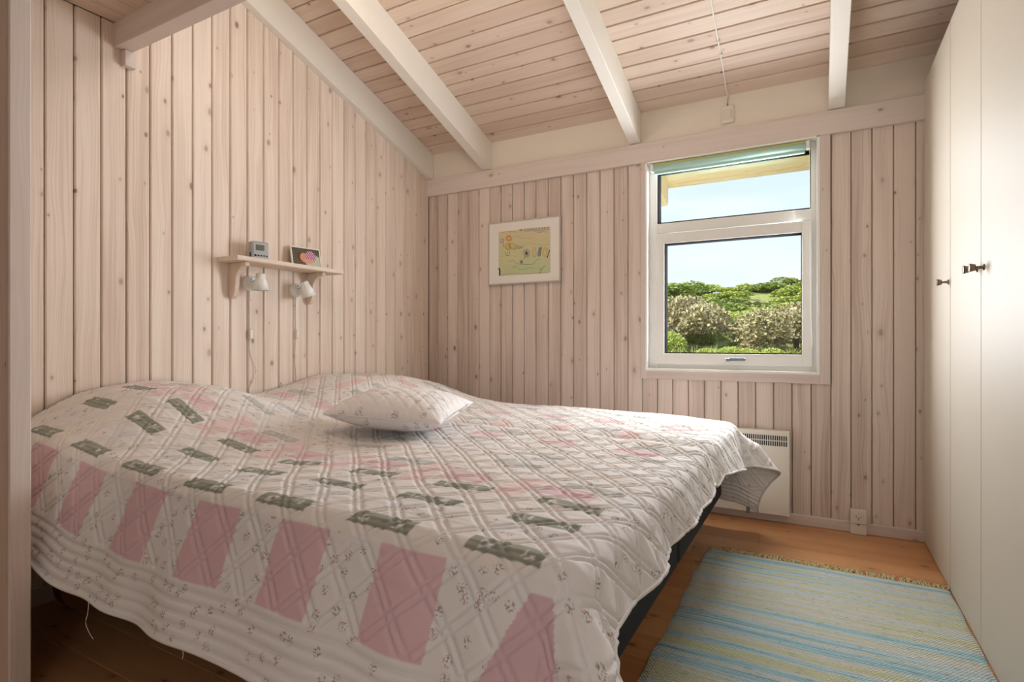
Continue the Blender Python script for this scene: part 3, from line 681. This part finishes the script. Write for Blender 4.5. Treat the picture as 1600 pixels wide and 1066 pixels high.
box('rocker', (-.005, -.0215, .046), (.005, -.0198, .050), M['dark'], so)
sw = empty('cord_switch', (1.953, 0, 2.096)); tag(sw, 'small cream switch on the frieze with a cable running up the ceiling', 'switch')
box('plate', (-.031, -.014, -.045), (.031, -.001, .045), M['frieze'], sw, .003)
box('rocker', (-.020, -.019, -.026), (.020, -.013, .024), M['oldplastic'], sw, .003)
cp_ = [(0, -.006, .045), (.0, -.006, .090)] + [(.0+.010*k/8, -.09*k-.010, zroof(-.09*k-.010)-2.096-.004) for k in range(0, 17)]
tube('cable', cp_, .0036, M['white'], sw, 8)
for yk in (-.28, -.36): box('clip', (-.001, yk-.004, zroof(yk)-2.096-.010), (.014, yk+.004, zroof(yk)-2.096-.001), M['white'], sw, .001)

# ================================================================== WARDROBES
WX = 2.787; WH = 2.072
def knob(parent, y, z):
    mw = Matrix.Translation((WX, y, z)) @ Matrix.Rotation(math.radians(-90), 4, 'Y')
    o = lathe('knob', [(0, 0), (.0095, 0), (.0095, .0015), (.0045, .004), (.0035, .018), (.005, .020), (.0095, .0205), (.0108, .026), (.0125, .0345), (.0115, .0352), (0, .0345)], M['metal'], parent, None, 24)
    o.matrix_local = Matrix.Translation(-parent_origin) @ mw
    return o
for nm, y0, y1, doors, lab in (('wardrobe', -.566, -.004, [(-.5645, -.006, -.535)], 'tall cream single-door wardrobe standing against the window wall'),
                               ('wardrobe', -1.427, -.568, [(-.9955, -.5695, -.955), (-1.4255, -.9985, -1.032)], 'tall cream wardrobe with a pair of doors and two knobs side by side')):
    parent_origin = Vector((3.08, (y0+y1)/2, 0)); w_ = empty(nm, parent_origin); tag(w_, lab, 'wardrobe', 'built-in cream wardrobes')
    o = box('body', Vector((WX+.020, y0, .0))-parent_origin, Vector((XR-.01, y1, WH))-parent_origin, M['carcass'], None); o.parent = w_
    for a, b, ky in doors:
        d_ = box('door', Vector((WX, a, .006))-parent_origin, Vector((WX+.019, b, WH+.001))-parent_origin, M['cream'], None, .0012); d_.parent = w_
        knob(d_, ky, 1.127 if ky != -1.032 else 1.124)

# ================================================================== RUG
rg = empty('rag_rug', (2.36, -1.6, 0)); tag(rg, 'woven rag rug in blue, yellow and cream stripes between bed and wardrobe', 'rug')
nx, ny = 60, 220; RX0, RX1, RY0, RY1 = 1.950, 2.784, -2.75, -.572
vs = []; fs = []
for j in range(ny+1):
    yv = RY1+(RY0-RY1)*j/ny; wl_ = .004*math.sin(yv*9)+.003*math.sin(yv*31)+.005*math.sin(yv*2.1+.7)
    for i_ in range(nx+1):
        s_ = i_/nx; xv = RX0+wl_+(RX1-RX0-wl_-.002*math.sin(yv*27))*s_
        vs.append((xv-2.36, yv+1.6, .008+.0022*math.sin(xv*14+yv*5)*math.sin(yv*11)-.0045*(i_ in (0, nx))))
for j in range(ny):
    for i_ in range(nx): a = j*(nx+1)+i_; fs.append((a, a+nx+1, a+nx+2, a+1))
me = bpy.data.meshes.new('weave'); me.from_pydata(vs, [], fs); me.polygons.foreach_set('use_smooth', [True]*len(fs))
N = NT('rag_weave'); tcn = N.n('ShaderNodeTexCoord'); sp = N.n('ShaderNodeSeparateXYZ'); N.l(tcn.outputs['Object'], sp.inputs[0]); X, Y = sp.outputs[0], sp.outputs[1]
wv = N.math('ADD', Y, N.math('MULTIPLY', N.math('SUBTRACT', N.noise(N.comb(N.math('MULTIPLY', X, 3), N.math('MULTIPLY', Y, 3), 0), 1, 2), .5), .012))
bands = N.noise(N.comb(N.math('MULTIPLY', X, .35), N.math('MULTIPLY', wv, 22), 3.3), 1.0, 2, .6)
streak = N.noise(N.comb(N.math('MULTIPLY', X, 2.6), N.math('MULTIPLY', wv, 120), 1.3), 1.0, 3, .7)
f = N.math('ADD', bands, N.math('MULTIPLY', N.math('SUBTRACT', streak, .5), .55))
c = N.ramp(f, [(.26, srgb(110, 158, 160)), (.37, srgb(160, 196, 202)), (.45, srgb(194, 208, 208)), (.53, srgb(212, 206, 196)), (.60, srgb(194, 194, 148)), (.68, srgb(204, 212, 168)), (.80, srgb(156, 190, 198))])
row_ = N.math('FLOOR', N.math('MULTIPLY', wv, 150)); frac = N.math('FRACT', N.math('MULTIPLY', wv, 150))
alt = N.math('MULTIPLY', N.math('MODULO', N.math('ABSOLUTE', row_), 2), .5)
kn = N.math('SINE', N.math('MULTIPLY', N.math('ADD', N.math('MULTIPLY', X, 105), alt), 6.2832))
rib = N.math('SINE', N.math('MULTIPLY', frac, 3.14159))
hgt = N.math('ADD', N.math('MULTIPLY', rib, .6), N.math('MULTIPLY', N.math('MULTIPLY', kn, rib), .5))
dk = N.mapr(N.noise(N.comb(N.math('MULTIPLY', X, 40), N.math('MULTIPLY', wv, 150), 7), 1.0, 1), .30, .36, .45, 0)
c = N.mix(dk, c, srgb(70, 104, 110))
N.bump(hgt, .8, .004); M['rug'] = N.fin(c, .9)
link('weave', me, M['rug'], rg)
M['fringe'] = plain('undyed_warp_yarn', srgb(206, 196, 148), .9, .2, 60)
bm = bmesh.new()
xq = RX0+.01
while xq < RX1-.005:
    for q_ in range(2):
        ln_ = random.uniform(.025, .060); bx = xq+random.uniform(-.004, .004); dx = random.uniform(-.022, .022); n_ = 6; prev = None; ph_ = random.random()*6
        for k_ in range(n_+1):
            tq = k_/n_; pz = .007+.010*math.sin(tq*3.0)*random.uniform(.5, 1.2)-.004*tq
            c_ = Vector((bx+dx*tq+.004*math.sin(tq*7+ph_)-2.36, RY1+ln_*tq+1.6-.002, pz)); rr_ = .0026*(1-.45*tq)
            ring = [bm.verts.new(c_+Vector((rr_*math.cos(a), 0, rr_*math.sin(a)))) for a in (0, 1.57, 3.14, 4.71)]
            if prev:
                for i_ in range(4): bm.faces.new((prev[i_], prev[(i_+1) % 4], ring[(i_+1) % 4], ring[i_]))
            prev = ring
    xq += .0105
fr = link('fringe', bm_mesh(bm, 'fringe', True), M['fringe'], rg); fr['kind'] = 'stuff'

# ================================================================== OUTDOORS
def hgt_out(x, y):
    t_ = min(max((y-1.0)/5.0, 0), 1); z = -.25+.85*t_*t_*(3-2*t_)
    u_ = min(max((y-5.5)/25, 0), 1); z += 3.0*u_**1.0
    z += .25*math.sin(x*.55+y*.21)*u_+.3*math.sin(x*.23-y*.17+1.2)*u_+.25*math.exp(-((x+4.5)/2.4)**2-((y-21)/5)**2)
    return z - .10*max(0, y-31)
N = NT('dune_ground'); tcn = N.n('ShaderNodeTexCoord'); f = N.noise(tcn.outputs['Object'], 3.0, 6, .65)
M['ground'] = N.fin(N.ramp(f, [(.3, srgb(96, 106, 52)), (.5, srgb(150, 158, 82)), (.7, srgb(188, 180, 116))]), .95)
vs = []; fs = []; gx, gy = 70, 70
for j in range(gy+1):
    for i_ in range(gx+1):
        xq = -35+70*i_/gx; yq = .25+55*(j/gy)**1.6; vs.append((xq, yq, hgt_out(xq, yq)))
for j in range(gy):
    for i_ in range(gx): a = j*(gx+1)+i_; fs.append((a, a+1, a+gx+2, a+gx+1))
me = bpy.data.meshes.new('dune'); me.from_pydata(vs, [], fs); me.polygons.foreach_set('use_smooth', [True]*len(fs))
gd = link('ground_dune', me, M['ground']); tag(gd, kind='structure')
def leafmat(name, cols):
    N = NT(name); oi = N.n('ShaderNodeObjectInfo'); a_ = N.n('ShaderNodeAttribute', attribute_name='tint')
    c = N.ramp(a_.outputs['Fac'], [(i/(len(cols)-1), srgb(*k)) for i, k in enumerate(cols)])
    c = N.mix(N.math('MULTIPLY', oi.outputs['Random'], .3), c, srgb(150, 160, 70)); return N.fin(c, .7)
LM = [leafmat('fresh_leaves', [(118, 140, 50), (176, 190, 82), (216, 216, 132)]), leafmat('grey_twiggy_leaves', [(118, 102, 80), (172, 158, 116), (216, 206, 162)]), leafmat('deep_leaves', [(80, 106, 44), (132, 154, 62), (186, 192, 106)])]
stem = plain('bush_stem', srgb(110, 92, 74), .9, .2)
def bush_mesh(seed, nleaf, size, kind):
    g_ = np.random.default_rng(seed); nb_ = 9; ctr = np.stack([g_.normal(0, .42, nb_), g_.normal(0, .42, nb_), g_.uniform(.15, .55, nb_)], -1); rad = g_.uniform(.30, .52, nb_)
    ci = g_.integers(0, nb_, nleaf); d_ = g_.normal(size=(nleaf, 3)); d_ /= np.linalg.norm(d_, axis=1, keepdims=True); d_[:, 2] = np.abs(d_[:, 2])*1.0-.25
    pos = ctr[ci]+d_*(rad[ci]*g_.uniform(.72, 1.06, nleaf))[:, None]; pos[:, 2] = np.maximum(pos[:, 2], .02)
    a = d_+g_.normal(0, .6, (nleaf, 3)); a /= np.linalg.norm(a, axis=1, keepdims=True)
    b = np.cross(a, g_.normal(size=(nleaf, 3))); b /= np.linalg.norm(b, axis=1, keepdims=True)
    s_ = size*g_.uniform(.6, 1.3, nleaf)[:, None]
    vs = np.stack([pos-a*s_*.6, pos+b*s_*.33, pos+a*s_*.6, pos-b*s_*.33], 1).reshape(-1, 3)
    me = bpy.data.meshes.new('foliage'); me.from_pydata(vs.tolist(), [], np.arange(nleaf*4).reshape(-1, 4).tolist())
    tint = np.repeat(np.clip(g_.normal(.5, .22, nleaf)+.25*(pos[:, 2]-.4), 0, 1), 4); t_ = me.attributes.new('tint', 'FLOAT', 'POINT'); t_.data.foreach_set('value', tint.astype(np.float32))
    me.materials.append(LM[kind]); return me
near = [bush_mesh(30+k_, 9000, .055, k_) for k_ in range(3)]; far = [bush_mesh(40+k_, 3600, .105, k_ % 3) for k_ in range(6)]
BL_ = [('fresh yellow-green dune shrub among others on the slope outside the window', 'yellow-green dune shrubs'), ('grey-brown twiggy dune shrub on the slope outside the window', 'grey-brown dune shrubs'), ('deep green dense dune shrub on the slope outside the window', 'deep green dune shrubs')]
def bush(x, y, s, kind, me, sz=1.0):
    o = empty('dune_shrub', (x, y, hgt_out(x, y)-.06), random.uniform(0, 6)); o.scale = (s, s, s*sz); tag(o, BL_[kind][0], 'shrub', BL_[kind][1])
    link('foliage', me, None, o); tube('stem', [(0, 0, -.1), (.03, .02, .2), (.0, .05, .45)], [.05, .04, .02], stem, o, 6)
def wx(u, y): return 2.363 + (y+3.095)*(((u-800)/866)*.8761-.482)/(((u-800)/866)*.4825+.8759)
for u, y, s, kd, sz in ((1056, 6.6, 1.0, 1, 1.2), (1015, 8.0, 1.05, 1, 1.0), (1104, 7.6, .5, 0, .8), (1005, 6.0, .6, 0, .9), (1240, 6.3, 1.0, 1, 1.05), (1285, 7.8, 1.0, 1, 1.05), (1186, 8.2, .55, 1, .9), (1150, 7.2, .55, 0, .8), (1135, 8.6, .8, 0, .9), (1180, 5.6, .5, 0, .7), (1090, 5.7, .45, 0, .7), (1320, 6.2, .7, 0, 1.0)):
    bush(wx(u, y), y, s, kd, near[kd], sz)
g_ = random.Random(5); placed = []
for k_ in range(900):
    y = 9+24*g_.random()**.8; x = wx(1146, y)+g_.uniform(-1, 1)*(1.2+.17*y); sc = g_.uniform(.8, 1.25)*(1+.012*y)
    if any((x-a)**2+(y-b)**2 < (.74*(sc+c))**2 for a, b, c in placed): continue
    placed.append((x, y, sc)); kd = g_.choice([0, 0, 2, 2, 1, 0]); mi = kd+3*g_.randint(0, 1)
    bush(x, y, sc, kd, far[mi], g_.uniform(.38, .6))
# long grass in front of the shrubs
ng = 14000; gx_ = rng.uniform(-4.5, 5.5, ng); gy_ = rng.uniform(2.6, 5.6, ng); vs = []; fs = []
for i_ in range(ng):
    z_ = hgt_out(gx_[i_], gy_[i_])-.02; h_ = rng.uniform(.14, .34)*(1.5 if vnoise(np.array([gx_[i_]*1.3]), np.array([gy_[i_]*1.3]), 50)[0] > .15 else 1); a_ = rng.uniform(0, 6.28); lx, ly = rng.normal(0, .07, 2); wd_ = .007
    c_, s_ = math.cos(a_)*wd_, math.sin(a_)*wd_; b_ = len(vs)
    vs += [(gx_[i_]-c_, gy_[i_]-s_, z_), (gx_[i_]+c_, gy_[i_]+s_, z_), (gx_[i_]+lx*.4+c_*.7, gy_[i_]+ly*.4+s_*.7, z_+h_*.6), (gx_[i_]+lx*.4-c_*.7, gy_[i_]+ly*.4-s_*.7, z_+h_*.6), (gx_[i_]+lx*1.3, gy_[i_]+ly*1.3, z_+h_)]
    fs += [(b_, b_+1, b_+2, b_+3), (b_+3, b_+2, b_+4)]
me = bpy.data.meshes.new('grass'); me.from_pydata(vs, [], fs)
tint = np.repeat(rng.random(ng), 5); t_ = me.attributes.new('tint', 'FLOAT', 'POINT'); t_.data.foreach_set('value', tint.astype(np.float32))
gr = link('grass', me, leafmat('dune_grass_blades', [(134, 156, 66), (190, 204, 98), (226, 220, 160)])); tag(gr, 'long yellow-green dune grass in front of the shrubs', 'grass', None, 'stuff')
